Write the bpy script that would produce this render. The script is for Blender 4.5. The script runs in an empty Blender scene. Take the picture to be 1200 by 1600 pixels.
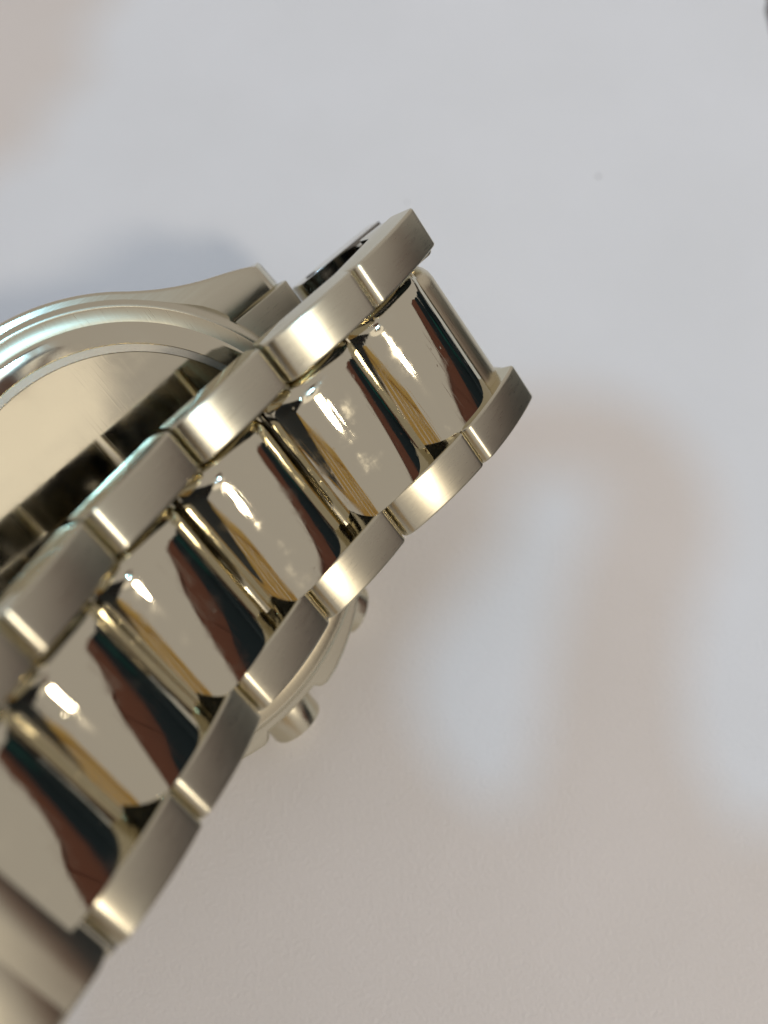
import bpy, bmesh, math, random
from mathutils import Vector, Matrix
random.seed(4)
sc = bpy.context.scene
C = sc.collection
MM = 0.001

# ------------------------------------------------------------------ camera, world, lamps, exposure
# "cv" = camera axes in mm (x right, y down, z away); the table normal in those axes:
NT = Vector((0.06, -0.30, -0.95)).normalized()
XW = (Vector((1, 0, 0)) - NT * NT.x).normalized()
YW = NT.cross(XW)
RW = Matrix((XW, YW, NT))                      # cv -> world rotation
CAM_H = 112.6                                  # camera height over the table, mm
def W(p):                                      # cv mm -> world metres
    q = RW @ Vector(p)
    return Vector((q.x, q.y, q.z + CAM_H)) * MM
def Wd(d): return RW @ Vector(d)

FPX = 1586.6
cd = bpy.data.cameras.new('camera'); cam = bpy.data.objects.new('camera', cd); C.objects.link(cam)
cd.sensor_fit = 'VERTICAL'; cd.sensor_height = 24.0; cd.lens = 24.0 * FPX / 1600.0
cd.clip_start = 0.004; cd.clip_end = 50
m = Matrix.Identity(4)
for r in range(3):
    m[r][0] = Wd((1, 0, 0))[r]; m[r][1] = Wd((0, -1, 0))[r]; m[r][2] = Wd((0, 0, -1))[r]; m[r][3] = W((0, 0, 0))[r]
cam.matrix_world = m
cd.dof.use_dof = True; cd.dof.focus_distance = 0.094; cd.dof.aperture_fstop = 8.8
sc.camera = cam

world = bpy.data.worlds.new('World'); sc.world = world; world.use_nodes = True
bg = world.node_tree.nodes['Background']
bg.inputs[0].default_value = (0.497, 0.466, 0.468, 1); bg.inputs[1].default_value = 1.0

def lamp(name, direction, dist, size, power, col, sizey=None):
    ld = bpy.data.lights.new(name, 'AREA'); o = bpy.data.objects.new(name, ld); C.objects.link(o)
    ld.shape = 'RECTANGLE' if sizey else 'DISK'; ld.size = size
    if sizey: ld.size_y = sizey
    ld.energy = power; ld.color = col
    d = Wd(direction).normalized()
    o.location = W((0, 0, 105)) + d * dist
    o.rotation_euler = d.to_track_quat('Z', 'Y').to_euler()
    return o
def azel(az, el):                                # a direction over the table -> cv
    a, e = math.radians(az), math.radians(el)
    return RW.transposed() @ Vector((math.cos(a) * math.cos(e), math.sin(a) * math.cos(e), math.sin(e)))
LB = Vector((0.35, -0.25, -0.90)).normalized()  # cool lamp: throws the shadows of the added blockers
LK = azel(-30, 44)                              # warm key lamp
LP_ = azel(-38, 64)                             # broad warm panel, added to brighten the mirror image in the case back
lamp('cool_ceiling_lamp', LB, 1.6, 0.032, 5.0, (0.30, 0.65, 1.0))
lamp('warm_key_lamp', LK, 1.3, 0.16, 4.4, (1.0, 0.89, 0.75))
lamp('back_fill_panel', LP_, 1.6, 0.80, 1.0, (1.0, 0.90, 0.78))

sc.view_settings.view_transform = 'Standard'; sc.view_settings.look = 'None'
sc.view_settings.exposure = 0.04; sc.view_settings.gamma = 1.0
sc.cycles.use_denoising = True
sc.cycles.max_bounces = 14; sc.cycles.glossy_bounces = 10
sc.cycles.caustics_reflective = True; sc.cycles.blur_glossy = 0.3

# ------------------------------------------------------------------ materials
def nt(name):
    m = bpy.data.materials.new(name); m.use_nodes = True
    n = m.node_tree.nodes; l = m.node_tree.links
    return m, n, l, n['Principled BSDF']
def tc(n, l, scale=(1, 1, 1), rot=(0, 0, 0)):
    t = n.new('ShaderNodeTexCoord'); mp = n.new('ShaderNodeMapping')
    mp.inputs['Scale'].default_value = scale; mp.inputs['Rotation'].default_value = rot
    l.new(t.outputs['Object'], mp.inputs['Vector']); return mp
def noise(n, l, mp, scale, detail=3, rough=.5):
    t = n.new('ShaderNodeTexNoise'); t.inputs['Scale'].default_value = scale
    t.inputs['Detail'].default_value = detail; t.inputs['Roughness'].default_value = rough
    l.new(mp.outputs[0], t.inputs['Vector']); return t
def ramp(n, l, src, a, b, va, vb):
    r = n.new('ShaderNodeMapRange'); r.inputs[1].default_value = a; r.inputs[2].default_value = b
    r.inputs[3].default_value = va; r.inputs[4].default_value = vb
    l.new(src, r.inputs[0]); return r
STEEL = (0.60, 0.552, 0.41, 1)

def polished(name, rough=0.05, col=STEEL, scratch=0.02, dents=0.0, smudge=0.0):
    m, n, l, b = nt(name)
    b.inputs['Metallic'].default_value = 1; b.inputs['Base Color'].default_value = col
    t = n.new('ShaderNodeTexCoord'); oi = n.new('ShaderNodeObjectInfo')
    def mapped(scale, rot=(0, 0, 0)):                  # object space in mm, shifted per piece so that no two match
        mp = n.new('ShaderNodeMapping'); mp.inputs['Scale'].default_value = scale; mp.inputs['Rotation'].default_value = rot
        l.new(t.outputs['Object'], mp.inputs['Vector'])
        ad = n.new('ShaderNodeVectorMath'); ad.operation = 'ADD'
        mu = n.new('ShaderNodeMath'); mu.operation = 'MULTIPLY'; mu.inputs[1].default_value = 137.0
        l.new(oi.outputs['Random'], mu.inputs[0]); l.new(mp.outputs[0], ad.inputs[0]); l.new(mu.outputs[0], ad.inputs[1])
        return ad
    mp = mapped((1000, 1000, 1000))
    big = noise(n, l, mp, .22, 4, .6)
    rr = ramp(n, l, big.outputs[0], .35, .7, rough * .6, rough * 1.6)
    last = rr
    if smudge:                                         # skin-oil smudges and rubbed patches
        sm = noise(n, l, mp, .38, 5, .62)
        s2 = ramp(n, l, sm.outputs[0], .54, .70, 0, smudge)
        last = n.new('ShaderNodeMath'); last.operation = 'ADD'; l.new(rr.outputs[0], last.inputs[0]); l.new(s2.outputs[0], last.inputs[1])
    l.new(last.outputs[0], b.inputs['Roughness'])
    # hair scratches: stretched noise, thresholded, in two directions
    hs = None
    for rot, sc_ in (((0, .1, .75), (280, 9000, 9000)), ((.1, 0, -.35), (350, 11000, 11000))):
        s1 = noise(n, l, mapped(sc_, rot), .5, 2)
        st = ramp(n, l, s1.outputs[0], .62, .74, 0, 1)
        if hs is None: hs = st
        else:
            mxm = n.new('ShaderNodeMath'); mxm.operation = 'MAXIMUM'; l.new(hs.outputs[0], mxm.inputs[0]); l.new(st.outputs[0], mxm.inputs[1]); hs = mxm
    bp = n.new('ShaderNodeBump'); bp.inputs['Strength'].default_value = scratch; bp.inputs['Distance'].default_value = 0.00002
    l.new(hs.outputs[0], bp.inputs['Height'])
    wv = noise(n, l, mp, .22, 1)                        # hand-finishing waviness
    b0 = n.new('ShaderNodeBump'); b0.inputs['Strength'].default_value = .018; b0.inputs['Distance'].default_value = 0.0002
    l.new(wv.outputs[0], b0.inputs['Height']); l.new(b0.outputs[0], bp.inputs['Normal'])
    out = bp
    if dents:                                          # small nicks gathered in clusters
        v = n.new('ShaderNodeTexVoronoi'); v.inputs['Scale'].default_value = 1.5; v.inputs['Randomness'].default_value = 1
        l.new(mapped((650, 1500, 1500), (0, 0, .5)).outputs[0], v.inputs['Vector'])
        d1 = ramp(n, l, v.outputs['Distance'], .03, .20, 1, 0)
        cl = noise(n, l, mp, .30, 2)
        c2 = ramp(n, l, cl.outputs[0], .60, .68, 0, 1)
        mu = n.new('ShaderNodeMath'); mu.operation = 'MULTIPLY'; l.new(d1.outputs[0], mu.inputs[0]); l.new(c2.outputs[0], mu.inputs[1])
        b2 = n.new('ShaderNodeBump'); b2.invert = True; b2.inputs['Strength'].default_value = dents; b2.inputs['Distance'].default_value = 0.00008
        l.new(mu.outputs[0], b2.inputs['Height']); l.new(bp.outputs[0], b2.inputs['Normal']); out = b2
    l.new(out.outputs[0], b.inputs['Normal'])
    return m

def brushed(name, rough=0.27, col=STEEL, axis=1, strength=.1, aniso=.0):
    m, n, l, b = nt(name)
    if aniso:                                          # highlights stretch across the grain
        cv = n.new('ShaderNodeVectorTransform'); cv.vector_type = 'VECTOR'; cv.convert_from = 'OBJECT'; cv.convert_to = 'WORLD'
        cv.inputs[0].default_value = (0, 1, 0) if axis == 0 else (1, 0, 0)
        l.new(cv.outputs[0], b.inputs['Tangent']); b.inputs['Anisotropic'].default_value = aniso
    b.inputs['Metallic'].default_value = 1
    sca = [8000, 8000, 8000]; sca[axis] = 260          # grain runs along `axis`
    mp = tc(n, l, tuple(sca))
    g = noise(n, l, mp, 1.0, 4, .65)
    rr = ramp(n, l, g.outputs[0], .3, .7, rough * .88, rough * 1.12)
    l.new(rr.outputs[0], b.inputs['Roughness'])
    mx = n.new('ShaderNodeMix'); mx.data_type = 'RGBA'
    mx.inputs[6].default_value = tuple(c * .9 for c in col[:3]) + (1,); mx.inputs[7].default_value = col
    l.new(g.outputs[0], mx.inputs[0]); l.new(mx.outputs[2], b.inputs['Base Color'])
    bp = n.new('ShaderNodeBump'); bp.inputs['Strength'].default_value = strength; bp.inputs['Distance'].default_value = 0.000012
    l.new(g.outputs[0], bp.inputs['Height']); l.new(bp.outputs[0], b.inputs['Normal'])
    return m

M_POL = polished('polished_steel', .045, STEEL, .13, .22, .15)
M_INN_SHADE = polished('inner_steel_shaded', .09, (.24, .23, .205, 1), .03)  # shade put into the colour: undersides read dark in the case back
M_SHO = brushed('case_shoulder_steel', .24, STEEL, 2, .1)
M_CRN = polished('satin_crown', .27)
M_BACK = polished('polished_case_back', .075, STEEL, .03, 0, .03)
M_BRU = brushed('brushed_steel', .30, strength=.34, aniso=.86)
M_BRX = brushed('brushed_steel_across', .24, STEEL, 0)
M_BRC = brushed('brushed_case', .2, STEEL, 1, .12)
M_SAT = brushed('satin_steel', .30, (0.66, .58, .40, 1), 0, .5)
M_RING = brushed('etched_ring', .22, (0.47, .43, .34, 1), 2, .7)
M_DARKM = polished('pin_hole_shade', .4, (.05, .045, .04, 1), .0)

def plain(name, col, rough=.5, bump=None, metallic=0):
    m, n, l, b = nt(name)
    b.inputs['Base Color'].default_value = (*col, 1); b.inputs['Roughness'].default_value = rough
    b.inputs['Metallic'].default_value = metallic
    if bump:
        mp = tc(n, l, (1000, 1000, 1000)); t = noise(n, l, mp, bump[0], 5, .6)
        bp = n.new('ShaderNodeBump'); bp.inputs['Strength'].default_value = bump[1]; bp.inputs['Distance'].default_value = bump[2]
        l.new(t.outputs[0], bp.inputs['Height']); l.new(bp.outputs[0], b.inputs['Normal'])
    return m

def paper_mat():
    m, n, l, b = nt('white_board')
    b.inputs['Roughness'].default_value = .55; b.inputs['Specular IOR Level'].default_value = .25
    mp = tc(n, l, (1000, 1000, 1000))
    f1 = noise(n, l, mp, 2.2, 5, .62)                 # paper tooth
    f2 = noise(n, l, mp, .05, 3)                     # faint unevenness
    # dust specks: sparse voronoi dots
    v = n.new('ShaderNodeTexVoronoi'); v.inputs['Scale'].default_value = .075; v.inputs['Randomness'].default_value = 1
    wob = noise(n, l, mp, 2.0, 2)
    add = n.new('ShaderNodeVectorMath'); add.operation = 'MULTIPLY_ADD'
    add.inputs[1].default_value = (.5, .5, .5); l.new(wob.outputs['Color'], add.inputs[0]); l.new(mp.outputs[0], add.inputs[2])
    l.new(add.outputs[0], v.inputs['Vector'])
    sp = ramp(n, l, v.outputs['Distance'], .010, .022, 1, 0)
    c1 = ramp(n, l, f2.outputs[0], .3, .7, .0, 1)
    mx = n.new('ShaderNodeMix'); mx.data_type = 'RGBA'
    mx.inputs[6].default_value = (.77, .765, .75, 1); mx.inputs[7].default_value = (.80, .795, .785, 1)
    l.new(c1.outputs[0], mx.inputs[0])
    mx2 = n.new('ShaderNodeMix'); mx2.data_type = 'RGBA'; mx2.inputs[7].default_value = (.30, .28, .26, 1)
    l.new(sp.outputs[0], mx2.inputs[0]); l.new(mx.outputs[2], mx2.inputs[6])
    l.new(mx2.outputs[2], b.inputs['Base Color'])
    bp = n.new('ShaderNodeBump'); bp.inputs['Strength'].default_value = .9; bp.inputs['Distance'].default_value = .00014
    l.new(f1.outputs[0], bp.inputs['Height']); l.new(bp.outputs[0], b.inputs['Normal'])
    return m
M_PAPER = paper_mat()
M_FLOOR = plain('dark_brown_floor', (.035, .022, .012), .5, (.02, .3, .001))
M_SKIN = plain('skin', (.36, .17, .105), .5, (.8, .2, .0002))
M_PHONE = plain('navy_phone_shell', (.012, .018, .028), .35)
M_LENS = plain('lens_glass', (.01, .005, .02), .05)
M_WOOD = plain('reddish_brown_wood', (.27, .095, .06), .45, (.02, .2, .0005))
M_OAK = plain('golden_oak', (.80, .50, .13), .35, (.03, .2, .0005))
M_TEAL = plain('teal_cloth', (.012, .11, .11), .9)
M_LILAC = plain('lilac_cloth', (.46, .46, .64), .9)
M_CLOTH = plain('navy_cloth', (.020, .038, .054), .9, (2., .4, .0003))

# ------------------------------------------------------------------ mesh helpers (all coordinates in mm, local)
def link_obj(name, bm, mat, parent=None, mw=None, ang=32, smooth=True):
    bmesh.ops.remove_doubles(bm, verts=bm.verts, dist=1e-4)
    bmesh.ops.recalc_face_normals(bm, faces=bm.faces)
    me = bpy.data.meshes.new(name)
    for v in bm.verts: v.co *= MM
    bm.to_mesh(me); bm.free()
    if smooth:
        me.shade_smooth(); me.set_sharp_from_angle(angle=math.radians(ang))
    for mt in (mat if isinstance(mat, (list, tuple)) else [mat]): me.materials.append(mt)
    o = bpy.data.objects.new(name, me); C.objects.link(o)
    if parent is not None: o.parent = parent
    if mw is not None: o.matrix_basis = mw
    return o

def loft(stations, caps=True):
    """closed loops of equal length -> skin"""
    bm = bmesh.new(); rings = []
    for st in stations: rings.append([bm.verts.new(p) for p in st])
    n = len(rings[0])
    for a, b in zip(rings, rings[1:]):
        for i in range(n):
            j = (i + 1) % n
            bm.faces.new((a[i], a[j], b[j], b[i]))
    if caps:
        bm.faces.new(rings[0]); bm.faces.new(rings[-1][::-1])
    return bm

def lathe(prof, seg=160, closed=False, axis='z'):
    bm = bmesh.new(); rings = []
    for k in range(seg):
        a = 2 * math.pi * k / seg; ca, sa = math.cos(a), math.sin(a)
        rings.append([bm.verts.new((r * ca, r * sa, h)) for r, h in prof])
    for k in range(seg):
        a, b = rings[k], rings[(k + 1) % seg]
        for i in range(len(prof) - 1):
            try: bm.faces.new((a[i], b[i], b[i + 1], a[i + 1]))
            except ValueError: pass
        if closed:
            bm.faces.new((a[-1], b[-1], b[0], a[0]))
    bmesh.ops.dissolve_degenerate(bm, dist=1e-5, edges=bm.edges)
    return bm

def normals2d(pts):
    out = []; n = len(pts)
    for i in range(n):
        a = Vector(pts[i - 1]); b = Vector(pts[(i + 1) % n]); d = (b - a)
        out.append(Vector((-d.y, d.x)).normalized() if d.length > 1e-9 else Vector((0, 0)))
    return out

def link_profile(L, g, T, bulge, re, he, rs, hs, inner=.45, para=False):
    """side profile of a link: s from 0 (upper end) to L (lower end), h<=bulge; clockwise from the upper end"""
    pts = []
    s0, s1 = g, L - g
    for i in range(6):                                # upper-end fillet
        a = math.pi / 2 * i / 5
        pts.append((s0 + rs * (1 - math.sin(a)), -hs * (1 - math.cos(a))))
    pts = pts[::-1]
    n = 14
    for i in range(1, n):                             # crown of the link
        u = i / n; s = s0 + rs + (s1 - re - s0 - rs) * u
        pts.append((s, 0))
    for i in range(9):                                # lower-end fillet
        a = math.pi / 2 * i / 8
        if para: pts.append((s1 - re * (1 - i / 8), -he * (i / 8) ** 2))
        else: pts.append((s1 - re * (1 - math.sin(a)), -he * (1 - math.cos(a))))
    if para:
        s_, h_ = pts.pop(); pts += [(s_ - .12, h_ + .10), (s_ - .02, h_ + .02), (s_, h_ - .12)]
    out = []
    for s, h in pts:
        u = (s - L / 2) / (L / 2)
        out.append((s, h + bulge * (1 - u * u)))
    out.append((s1, -T + inner)); out.append((s1 - .12, -T + .13)); out.append((s1 - inner, -T))
    out.append((s0 + inner, -T)); out.append((s0 + .12, -T + .13)); out.append((s0, -T + inner))
    return out

def link_bm(prof, xa, xb, ra, rb, T, side=.35):
    """extrude the profile across x with rounded ends (ra at xa, rb at xb)"""
    nr = normals2d(prof)
    st = []
    def ring(x, d):
        loop = []
        for (s, h), n2 in zip(prof, nr):
            w = max(.06, min(1., (h + T) / T))
            loop.append((x, s - n2.x * d * side * w, h - n2.y * d * w))
        return loop
    k = 6
    for i in range(k + 1):
        st.append(ring(xa + ra * (1 - math.cos(math.pi / 2 * i / k)), ra * (1 - math.sin(math.pi / 2 * i / k))))
    for i in range(k, -1, -1):
        st.append(ring(xb - rb * (1 - math.cos(math.pi / 2 * i / k)), rb * (1 - math.sin(math.pi / 2 * i / k))))
    return loft(st)

def barrel_profile(L, g, T, top, B, p, inner=.4):
    half = L / 2 - g; pts = []
    for i in range(41):
        u = -math.cos(math.pi * i / 40) * .5 + (-1 + 2 * i / 40) * .5
        pts.append((L / 2 + half * u, top - B * abs(u) ** p))
    s0, s1 = g, L - g
    pts += [(s1, -T + inner), (s1 - .12, -T + .13), (s1 - inner, -T), (s0 + inner, -T), (s0 + .12, -T + .13), (s0, -T + inner)]
    return pts

# ------------------------------------------------------------------ watch frames (fitted to the photograph's corners)
def rotv(v):
    v = Vector(v); a = v.length
    return Matrix.Rotation(a, 3, v / a) if a > 1e-9 else Matrix.Identity(3)
RB = rotv((-2.91449, -1.29718, -0.87225)); TB = Vector((-3.9854, -5.5803, 87.9176))
Q = (0.0551, -0.0667, -0.0242, -1.277, -14.878, -14.31)
SC = 1.105                                            # size of the case against the 22 mm bracelet
def frame(w):                                         # w=1: case frame, w=0: bracelet frame at the case's pitch
    R = RB @ rotv((Q[0], 0, 0)) @ rotv((0, Q[1] * w, Q[2] * w))
    return R, RB @ Vector((Q[3] * w, Q[4], Q[5])) + TB
def to_world_mat(R, o):                               # local mm frame (in cv) -> world matrix, metres
    Rw = RW @ R; m = Rw.to_4x4(); m.translation = W(o); return m

LP = 10.395; HW = 11.0; OW = 4.03; TH = 3.0
P = [(20.404, -0.855), (10.284, 1.521), (0, 0), (-10.395, 0), (-20.509, 2.405), (-29.822, 7.024), (-39.738, 10.141)]
J = {}                                                # joint -> (centre in cv, x axis in cv)
XB = RB @ Vector((1, 0, 0))
for k, (y, z) in enumerate(P): J[k] = (RB @ Vector((0, y, z)) + TB, XB)
for k, x, y, h in ((-1, 1.7, 37.0, 2.8), (-2, 2.3, 39.8, -4.2), (-3, 2.0, 28.3, -4.6)):
    R, o = frame(1.); J[k] = (R @ Vector((x, y, h)) + o, R @ Vector((1, 0, 0)))
def lerpJ(a, b, u):
    return J[a][0].lerp(J[b][0], u), (J[a][1].lerp(J[b][1], u)).normalized()
def seg_frame(A, B):
    x = (A[1] + B[1]).normalized(); t = (B[0] - A[0]); L = t.length; t.normalize()
    t = (t - x * t.dot(x)).normalized(); n = t.cross(x)
    return to_world_mat(Matrix((x, t, n)).transposed(), A[0]), L

# ------------------------------------------------------------------ the watch
Rc, Oc = frame(1.)
MC = to_world_mat(Rc, Oc) @ Matrix.Scale(SC, 4)
watch = bpy.data.objects.new('wrist_watch', None); C.objects.link(watch)
watch['label'] = 'champagne steel wristwatch lying face down with its metal bracelet folded over the back'
watch['category'] = 'watch'
watch.location = (W(Oc).x, W(Oc).y, 0)
INV = Matrix.Translation(-watch.location)
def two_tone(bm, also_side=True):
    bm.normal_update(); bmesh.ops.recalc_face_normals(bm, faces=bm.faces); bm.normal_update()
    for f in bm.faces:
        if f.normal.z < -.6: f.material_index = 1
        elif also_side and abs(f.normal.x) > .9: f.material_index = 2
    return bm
def part(name, bm, mat, mw, parent=None, **k):
    return link_obj(name, bm, mat, parent or watch, (INV @ mw) if parent is None else mw, **k)

play = random.Random(11)
def jiggle(mw, L, rx, ry):                             # the small play every pinned link has
    c = Matrix.Translation(Vector((0, L / 2, 0)) * MM)
    return mw @ c @ Matrix.Rotation(play.uniform(-rx, rx), 4, 'X') @ Matrix.Rotation(play.uniform(-ry, ry), 4, 'Y') @ c.inverted()
# outer links, one left and one right per pitch
for k in range(-3, 6):
    mw, L = seg_frame(J[k], J[k + 1])
    for sgn in (-1, 1):
        prof = link_profile(L - (1.3 if k == -1 else 0), .14, TH, .52, 1.15, .75, .5, .3)
        xa, xb = (-HW, -HW + OW) if sgn < 0 else (HW - OW, HW)
        ol = part('outer_link', two_tone(link_bm(prof, xa, xb, .28, .28, TH, .8)), [M_BRU, M_INN_SHADE, M_POL], jiggle(mw, L, .012, .010))
        if k == -3 and sgn < 0:                        # pin hole in the first link's side: a dark disc for its shade
            link_obj('pin_hole_disc', lathe([(0, 0), (.42, 0), (.5, .012), (.58, .02), (.6, -.05)], 24), M_DARKM, ol,
                     Matrix.Translation(Vector((-HW - .03, 2.2, -1.5)) * MM) @ Matrix.Rotation(-math.pi / 2, 4, 'Y'))
# centre links, straddling the joints
for k in range(-3, 6):
    A = lerpJ(k, k + 1, .30)
    B = lerpJ(k + 1, k + 2, .30) if k + 2 in J else (J[6][0] + (J[6][0] - J[5][0]) * .3, XB)
    if k == -1:
        B = lerpJ(0, 1, .30)
    mw, L = seg_frame(A, B)
    prof = barrel_profile(L, .06, 3.3, .40, 1.95, 2.75)
    mat = M_SAT if k == -1 else M_POL
    part('center_link', two_tone(link_bm(prof, -HW + OW + .06, HW - OW + .08, 2.0, .08, 3.5, .35), False), [mat, M_INN_SHADE], jiggle(mw, L, .030, .016))

# the other half of the bracelet: from the clasp's free end back to the far lugs
Rf, of = frame(1.)
far = [(Rf @ Vector((1.0, y, h)) + of, Rf @ Vector((1, 0, 0))) for y, h in ((-55.5, 24.5), (-57.5, 15.0), (-53.5, 6.0), (-46.0, -.5), (-37.0, -3.8), (-27.6, -4.7))]
for A, B in zip(far, far[1:]):
    mw, L = seg_frame(A, B)
    for sgn in (-1, 1):
        xa, xb = (-HW, -HW + OW) if sgn < 0 else (HW - OW, HW)
        part('outer_link', two_tone(link_bm(link_profile(L, .14, TH, .52, 1.15, .75, .5, .3), xa, xb, .28, .28, TH, .8)), [M_BRU, M_INN_SHADE, M_POL], mw)
for (A0, A1), (B0, B1) in zip(zip(far, far[1:]), zip(far[1:], far[2:])):
    f_ = lambda a, b: (a[0].lerp(b[0], .3), a[1])
    mw, L = seg_frame(f_(A0, A1), f_(B0, B1))
    part('center_link', two_tone(link_bm(barrel_profile(L, .06, 3.3, .40, 1.95, 2.75), -HW + OW + .06, HW - OW + .08, 2.0, .08, 3.3, .35), False), [M_POL, M_INN_SHADE], mw)

# clasp cover beyond the last link
mw, L = seg_frame(J[5], J[6])
def clasp_bm():
    n = 22; prof = []
    for i in range(n + 1):
        s = L + .5 + 30 * i / n
        u = i / n
        prof.append((s, .25 - 7.5 * u * u - .5 * (1 if i == 0 else 0)))
    under = [(s, h - 1.3) for s, h in prof][::-1]
    p = prof + under
    return link_bm(p[::1], -10.6, 10.6, .5, .5, 12, .6)
part('clasp_cover', clasp_bm(), M_BRX, mw)
def flap_bm():
    prof = [(L + 5 + 25.5 * i / 20, .62 - 7.5 * ((4.5 + 25.5 * i / 20) / 30) ** 2) for i in range(21)]
    prof[0] = (prof[0][0], prof[0][1] - .25)
    prof += [(s, h - 1.0) for s, h in prof][::-1]
    return link_bm(prof, 2.4, 10.1, .25, .25, 12, .6)
part('clasp_flap', flap_bm(), M_BRX, mw)
bm = lathe([(0, -10.9), (.7, -10.9), (.8, -10.7), (.8, 10.7), (.7, 10.95), (0, 10.95)], 24)
part('clasp_pin', bm, M_POL, mw @ Matrix.Translation(Vector((0, L + .1, -1.3)) * MM) @ Matrix.Rotation(math.pi / 2, 4, 'Y'))

# ---- case outline (x towards the crown, y towards the fold, mm)
def bez(p0, p1, p2, p3, n):
    out = []
    for i in range(n):
        t = i / n; a = (1 - t)
        out.append(tuple(a**3 * p0[j] + 3 * a * a * t * p1[j] + 3 * a * t * t * p2[j] + t**3 * p3[j] for j in (0, 1)))
    return out
RC = 21.0
def quad(guard):
    pts = []
    for i in range(40):
        a = math.radians(35) * i / 40
        r = RC
        if guard:
            y = RC * math.sin(a)
            if 2.9 < y < 11.5: r += .9 * min(1, (y - 2.9) / .8) ** .5 * max(0, min(1, (11.5 - y) / 6.2)) ** .8
        pts.append((r * math.cos(a), r * math.sin(a)))
    e = (RC * math.cos(math.radians(35)), RC * math.sin(math.radians(35)))
    pts += bez(e, (e[0] - 1.15, e[1] + 1.64), (14.5, 16.2), (13.4, 19.7), 12)
    pts += bez((13.4, 19.7), (12.9, 21.2), (12.4, 22.6), (12.0, 23.3), 5)
    pts += [(11.9, 23.45), (11.5, 23.6), (10.5, 23.7), (9.5, 23.8), (9.25, 23.7), (9.2, 23.4), (9.35, 20.5), (9.4, 18.5), (8.4, 18.8), (6, 19.1), (3, 19.3)]
    return pts
q1 = quad(True)
ql = quad(False)
outline = q1 + [(0, 19.4)] + [(-x, y) for x, y in ql[::-1] if x > 0][:-1] + [(-RC, 0)]
low = [(-x, -y) for x, y in ql[1:]] + [(0, -19.4)] + [(x, -y) for x, y in q1[::-1]][:-1]
outline = outline + low
def drop(y): return -.010 * max(0, abs(y) - 14) ** 2
on = normals2d(outline)                               # left-hand normals of a counter-clockwise loop point inwards
def lev(h, inset, ext=0.):
    out = []
    for (x, y), n in zip(outline, on):
        e = ext * max(0, min(1, (abs(y) - 23.0) / .4)) * (1 if y > 0 else -1)
        out.append((x + n.x * inset, y + n.y * inset + e, h + drop(y)))
    return out
case = part('case', loft([lev(-1.25, .3, -.25), lev(-1.28, .18, -.2), lev(-1.4, .04, -.05), lev(-1.6, 0, .1), lev(-2.9, 0, 1.0), lev(-3.3, 0, 1.1), lev(-6.0, 0, .5), lev(-6.5, .15, .4), lev(-6.7, .5, .2)]), [M_BRC, M_POL], MC)
for p_ in case.data.polygons:                         # flanks are mirror polished, the backs of the lugs brushed
    if abs(p_.normal.z) < .55: p_.material_index = 1
part('case_shoulder', lathe([(18.6, -.97), (19.62, -.95), (19.78, -.93), (20.0, -1.02), (20.9, -1.75), (21.03, -1.95), (21.06, -3.0), (20.7, -3.1)], 220), M_SHO, MC)

# back: lathe pieces
def prt(name, prof, mat, seg=200, parent=None, mw=None):
    return part(name, lathe(prof, seg), mat, mw if mw is not None else MC, parent)
back = prt('case_back', [(0, .03), (4, .028), (8, .02), (12, .0), (15.82, -.03), (15.86, -.09)], M_BACK)
prt('etched_ring', [(15.86, -.09), (15.88, -.03), (16.5, -.05), (16.53, -.11)], M_RING)
prt('back_rim', [(16.53, -.11), (16.56, -.05), (17.2, -.10), (18.0, -.18), (18.2, -.22), (18.35, -.34), (18.4, -.60)], M_BACK)
prt('back_flange', [(18.4, -.60), (19.5, -.64), (19.62, -.72), (19.64, -.95)], M_SAT)
prt('bezel', [(20.4, -6.5), (20.5, -7.2), (20.2, -8.4), (19.6, -9.8), (18.8, -10.5), (17.9, -10.6), (17.8, -10.3)], M_POL)
prt('crystal', [(17.8, -10.35), (17.6, -10.75), (12, -10.9), (0, -10.95)], plain('crystal_glass', (.02, .02, .022), .03))

# crown and pushers
def barrel(r, x0, x1, neck):
    return lathe([(0, x0 - 2), (neck, x0 - 2), (neck, x0), (r - .12, x0), (r, x0 + .12), (r, x1 - .2), (r - .06, x1 - .06), (r - .2, x1), (0, x1 + .15)], 64)
ROTX = Matrix.Rotation(math.pi / 2, 4, 'Y')
def radial(deg, h):
    return MC @ Matrix.Translation(Vector((0, 0, h)) * MM) @ Matrix.Rotation(math.radians(deg), 4, 'Z') @ ROTX
part('crown', barrel(2.65, 21.1, 24.0, 1.8), M_CRN, radial(0, -5.0))
for a in (30, -30):
    part('pusher', barrel(2.4, 20.4, 23.0, 1.7), M_CRN, radial(a, -5.0))

# end link between the lugs
for sy in (1, -1):
    prof = [(17.2, -1.6), (24.2, -1.5), (24.8, -1.8), (25.0, -2.4), (24.9, -4.2), (24, -4.7), (20, -5.2), (17.2, -5.2)]
    prof = [(s * sy, h) for s, h in prof]
    if sy < 0: prof = prof[::-1]
    part('end_link', link_bm(prof, -9.3, 9.3, .1, .1, 9, .5), M_BRU, MC)
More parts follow.
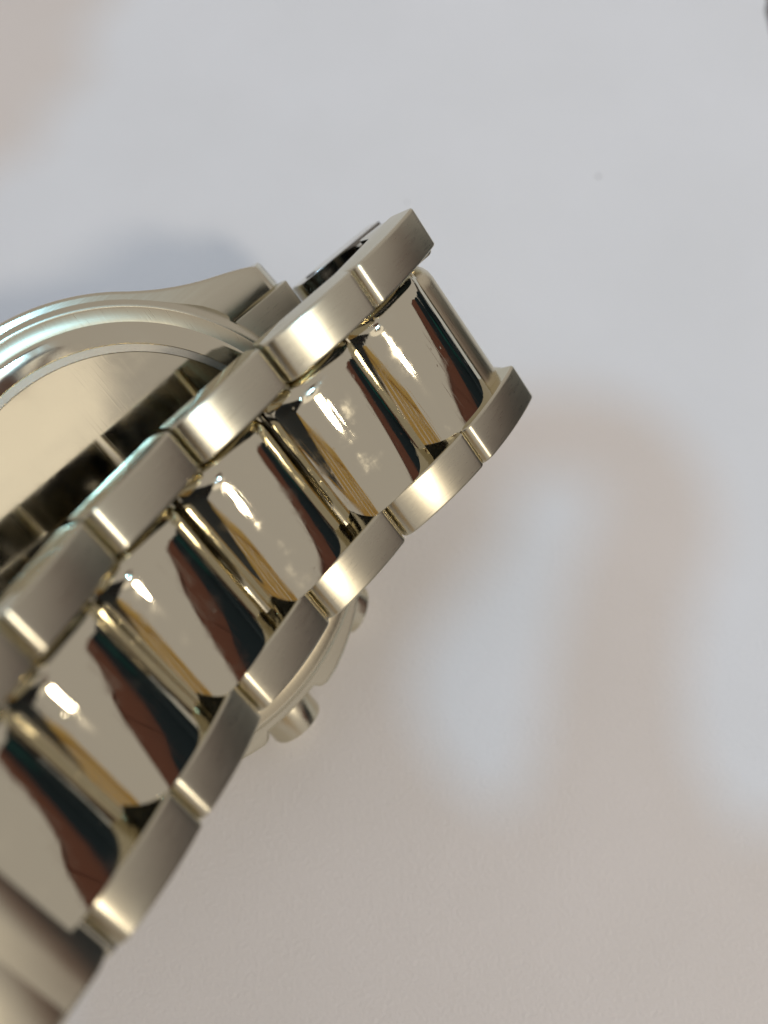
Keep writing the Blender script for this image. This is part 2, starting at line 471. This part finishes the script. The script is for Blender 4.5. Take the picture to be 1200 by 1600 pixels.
# ------------------------------------------------------------------ white board and floor
def hit(u, v):                                         # where a picture point meets the table plane, mm
    d = RW @ Vector(((u - 600) / FPX, (v - 800) / FPX, 1)); t = -CAM_H / d.z
    return Vector((d.x * t, d.y * t, 0))
edge = [hit(u, v) for u, v in ((1100, -420), (1170, -110), (1193, 0), (1202, 20), (1210, 70), (1216, 180), (1218, 700), (1222, 1700))]
board = edge + [edge[-1] + Vector((6, -260, 0)), edge[-1] + Vector((-420, -260, 0)), edge[0] + Vector((-420, 30, 0)), edge[0] + Vector((-30, 30, 0))]
bm = bmesh.new()
top = [bm.verts.new(p) for p in board]; bot = [bm.verts.new(p + Vector((0, 0, -18))) for p in board]
bm.faces.new(top); bm.faces.new(bot[::-1])
for i in range(len(top)): bm.faces.new((top[i], bot[i], bot[(i + 1) % len(top)], top[(i + 1) % len(top)]))
bmesh.ops.bevel(bm, geom=list(bm.edges), offset=.6, segments=3, affect='EDGES')
tb = link_obj('white_table_top', bm, M_PAPER); tb['kind'] = 'structure'
bm = bmesh.new()
f = [bm.verts.new(p) for p in ((-3000, -3000, -700), (3000, -3000, -700), (3000, 3000, -700), (-3000, 3000, -700))]
bm.faces.new(f); fl = link_obj('floor', bm, M_FLOOR, smooth=False); fl['kind'] = 'structure'


# ------------------------------------------------------------------ what stands round the table (mirrored in the polished links)
def bx(bm, lo, hi, bev=0.0):
    t = bmesh.new()
    vs = [t.verts.new((x, y, z)) for x in (lo[0], hi[0]) for y in (lo[1], hi[1]) for z in (lo[2], hi[2])]
    for f in ((0, 1, 3, 2), (4, 6, 7, 5), (0, 4, 5, 1), (2, 3, 7, 6), (0, 2, 6, 4), (1, 5, 7, 3)): t.faces.new([vs[i] for i in f])
    bmesh.ops.recalc_face_normals(t, faces=t.faces)
    if bev: bmesh.ops.bevel(t, geom=list(t.edges), offset=bev, segments=3, affect='EDGES')
    me = bpy.data.meshes.new('tmp'); t.to_mesh(me); bm.from_mesh(me); bpy.data.meshes.remove(me); t.free()
def empty(name, loc, label, cat):
    o = bpy.data.objects.new(name, None); C.objects.link(o); o.location = loc
    o['label'] = label; o['category'] = cat; return o
sofa = empty('sofa', (1.55, .15, -.70), 'dark navy fabric sofa standing to the right of the table', 'sofa')
for nm, lo, hi in (('seat', (-350, -880, 120), (180, 880, 430)), ('backrest', (185, -1100, 60), (420, 1100, 1000)),
                   ('armrest', (-350, -1100, 60), (180, -890, 620)), ('armrest', (-350, 890, 60), (180, 1100, 620))):
    bm = bmesh.new(); bx(bm, lo, hi, 40); link_obj(nm, bm, M_CLOTH, sofa)
for x in (-300, 330):
    for y in (-1000, 1000):
        bm = bmesh.new(); bx(bm, (x - 25, y - 25, 0), (x + 25, y + 25, 60), 4); link_obj('leg', bm, M_FLOOR, sofa)
cu = empty('cushion', (1.50, .92, -.27), 'teal cushion leaning on the back of the navy sofa', 'cushion')
bm = bmesh.new(); bx(bm, (-60, -130, 0), (60, 130, 230), 55); link_obj('cover', bm, M_TEAL, cu)
th = empty('throw', (1.40, -.25, -.27), 'pale lilac folded throw lying on the sofa seat', 'throw')
bm = bmesh.new(); bx(bm, (-200, -420, 4), (60, 300, 60), 22); link_obj('cloth', bm, M_LILAC, th)
cab = empty('cabinet', (2.45, .2, -.70), 'reddish brown wooden cabinet standing behind the navy sofa', 'cabinet')
bm = bmesh.new(); bx(bm, (0, -1300, 0), (450, 1300, 1520), 4); link_obj('carcass', bm, M_WOOD, cab)
bm = bmesh.new(); bx(bm, (-30, -1320, 1522), (470, 1320, 1552), 6); link_obj('top', bm, M_WOOD, cab)
for i in range(4):
    y = -1290 + i * 645
    bm = bmesh.new(); bx(bm, (-22, y + 6, 60), (-2, y + 639, 1500), 4); d_ = link_obj('door', bm, M_WOOD, cab)
    bm = bmesh.new(); bx(bm, (-40, y + (60 if i % 2 else 560), 640), (-23, y + (78 if i % 2 else 578), 800), 4); link_obj('handle', bm, M_POL, d_)

chair = empty('chair', (.03, -.47, -.70), 'golden oak chair with a tall slatted back drawn up to the table', 'chair')
for nm, lo, hi in (('seat', (-220, -60, 420), (220, 330, 450)), ('top_rail', (-225, -90, 1100), (225, -62, 1180)), ('lower_rail', (-225, -90, 860), (225, -66, 900)),
                   ('post', (-228, -92, 0), (-192, -58, 1178)), ('post', (192, -92, 0), (228, -58, 1178)),
                   ('leg', (-215, 290, 0), (-180, 325, 420)), ('leg', (180, 290, 0), (215, 325, 420))):
    bm = bmesh.new(); bx(bm, lo, hi, 6); link_obj(nm, bm, M_OAK, chair)
for i in range(7):
    x = -165 + i * 55
    bm = bmesh.new(); bx(bm, (x - 22, -84, 898), (x + 22, -70, 1102), 4); link_obj('slat', bm, M_OAK, chair)

# the photographer's phone: the lens looks out just behind the camera position
phone = empty('phone', W((0, 0, -2)), 'phone in a navy shell held above the watch', 'phone')
PH = to_world_mat(rotv((0, 0, math.radians(8))), Vector((0, 0, 0)))
PH.translation = (0, 0, 0)
bm = bmesh.new(); bx(bm, (-58, -14, -9.5), (14, 146, -1), 2.5); link_obj('shell', bm, M_PHONE, phone, PH)
for y in (0, 17, 34):
    bm = lathe([(0, -.6), (5.0, -.6), (5.6, -.3), (5.8, .4), (6.4, .4), (6.4, -1.1)], 40)
    link_obj('camera_lens', bm, M_LENS, phone, PH @ Matrix.Translation(Vector((0, y, 0)) * MM))

# unseen finger shapes, added to block the cool lamp over parts of the table
LAMP_CV = Vector((0, 0, 105)) + LB * 1600
def onto(u, v, z=0.):
    d = Vector(((u - 600) / FPX, (v - 800) / FPX, 1)); t = -CAM_H / (RW @ d).z
    p = d * t; z = -200. + z; k = (p.z - z) / (p.z - LAMP_CV.z)
    return p.lerp(LAMP_CV, k)
def skin(name, chains, mat, parent=None):
    me = bpy.data.meshes.new(name); vs, es, rad = [], [], []
    for ch in chains:
        prev = None
        for (p, r, idx) in ch:
            if idx is not None and idx < len(vs) and p is None: cur = idx
            else:
                cur = len(vs); vs.append(W(p)); rad.append(r * MM)
            if prev is not None: es.append((prev, cur))
            prev = cur
    me.from_pydata(vs, es, [])
    o = bpy.data.objects.new(name, me); C.objects.link(o); me.materials.append(mat)
    sm = o.modifiers.new('skin', 'SKIN'); sm.use_smooth_shade = True
    for i, r in enumerate(rad): me.skin_vertices[0].data[i].radius = (r, r)
    me.skin_vertices[0].data[0].use_root = True
    ss = o.modifiers.new('sub', 'SUBSURF'); ss.levels = 2; ss.render_levels = 2
    if parent: o.parent = parent
    return o
F = lambda u, v, r, z=0.: (onto(u, v, z), r * .8, None)
skin('hand_blocker', [
    [F(1000, 2400, 30), F(900, 1950, 40), F(760, 1660, 40), F(930, 1440, 17), F(965, 1270, 9.5), F(960, 1090, 8), F(985, 930, 7.2, -10), F(1045, 790, 7.6, -14), F(980, 675, 6.6, -16), F(830, 672, 6.0, -16), F(690, 700, 6, -16)],
    [(None, 0, 2), F(330, 1560, 42), F(440, 1270, 19), F(440, 1080, 14), F(500, 930, 12, -10), F(640, 810, 10.5, -14), F(760, 715, 8, -16)],
    [(None, 0, 2), F(1060, 1500, 14), F(1190, 1440, 9.5), F(1290, 1380, 8), F(1370, 1330, 7)],
    [(None, 0, 1), F(1160, 1700, 14), F(1290, 1600, 10), F(1400, 1540, 8.5), F(1470, 1500, 7)],
    [(None, 0, 1), F(1190, 1900, 13), F(1330, 1820, 9.5), F(1440, 1770, 8), F(1500, 1740, 6.5)],
], M_SKIN)
h_ = bpy.data.objects['hand_blocker']; h_['label'] = 'unseen finger shapes added to cast soft shadow bands on the table'; h_['category'] = 'hand_blocker'

skin('hand_blocker', [  # second unseen blocker, added to shade the upper left of the table
    [F(-760, -260, 36), F(-420, -120, 40), F(-160, 0, 34), F(-10, -60, 12), F(70, -130, 9.5), F(150, -230, 8)],
    [(None, 0, 2), F(0, 20, 12), F(80, -20, 9), F(140, -90, 7.5)],
    [(None, 0, 2), F(-30, 110, 12), F(40, 90, 9.5), F(90, 40, 8)],
    [(None, 0, 2), F(-70, 190, 11), F(-20, 190, 9), F(30, 150, 7.5)],
    [(None, 0, 1), F(-250, 200, 12), F(-120, 270, 9), F(-40, 270, 7.5)],
], M_SKIN)
h2 = bpy.data.objects['hand_blocker.001']; h2['label'] = 'second set of unseen finger shapes added to shade the table corner'; h2['category'] = 'hand_blocker'
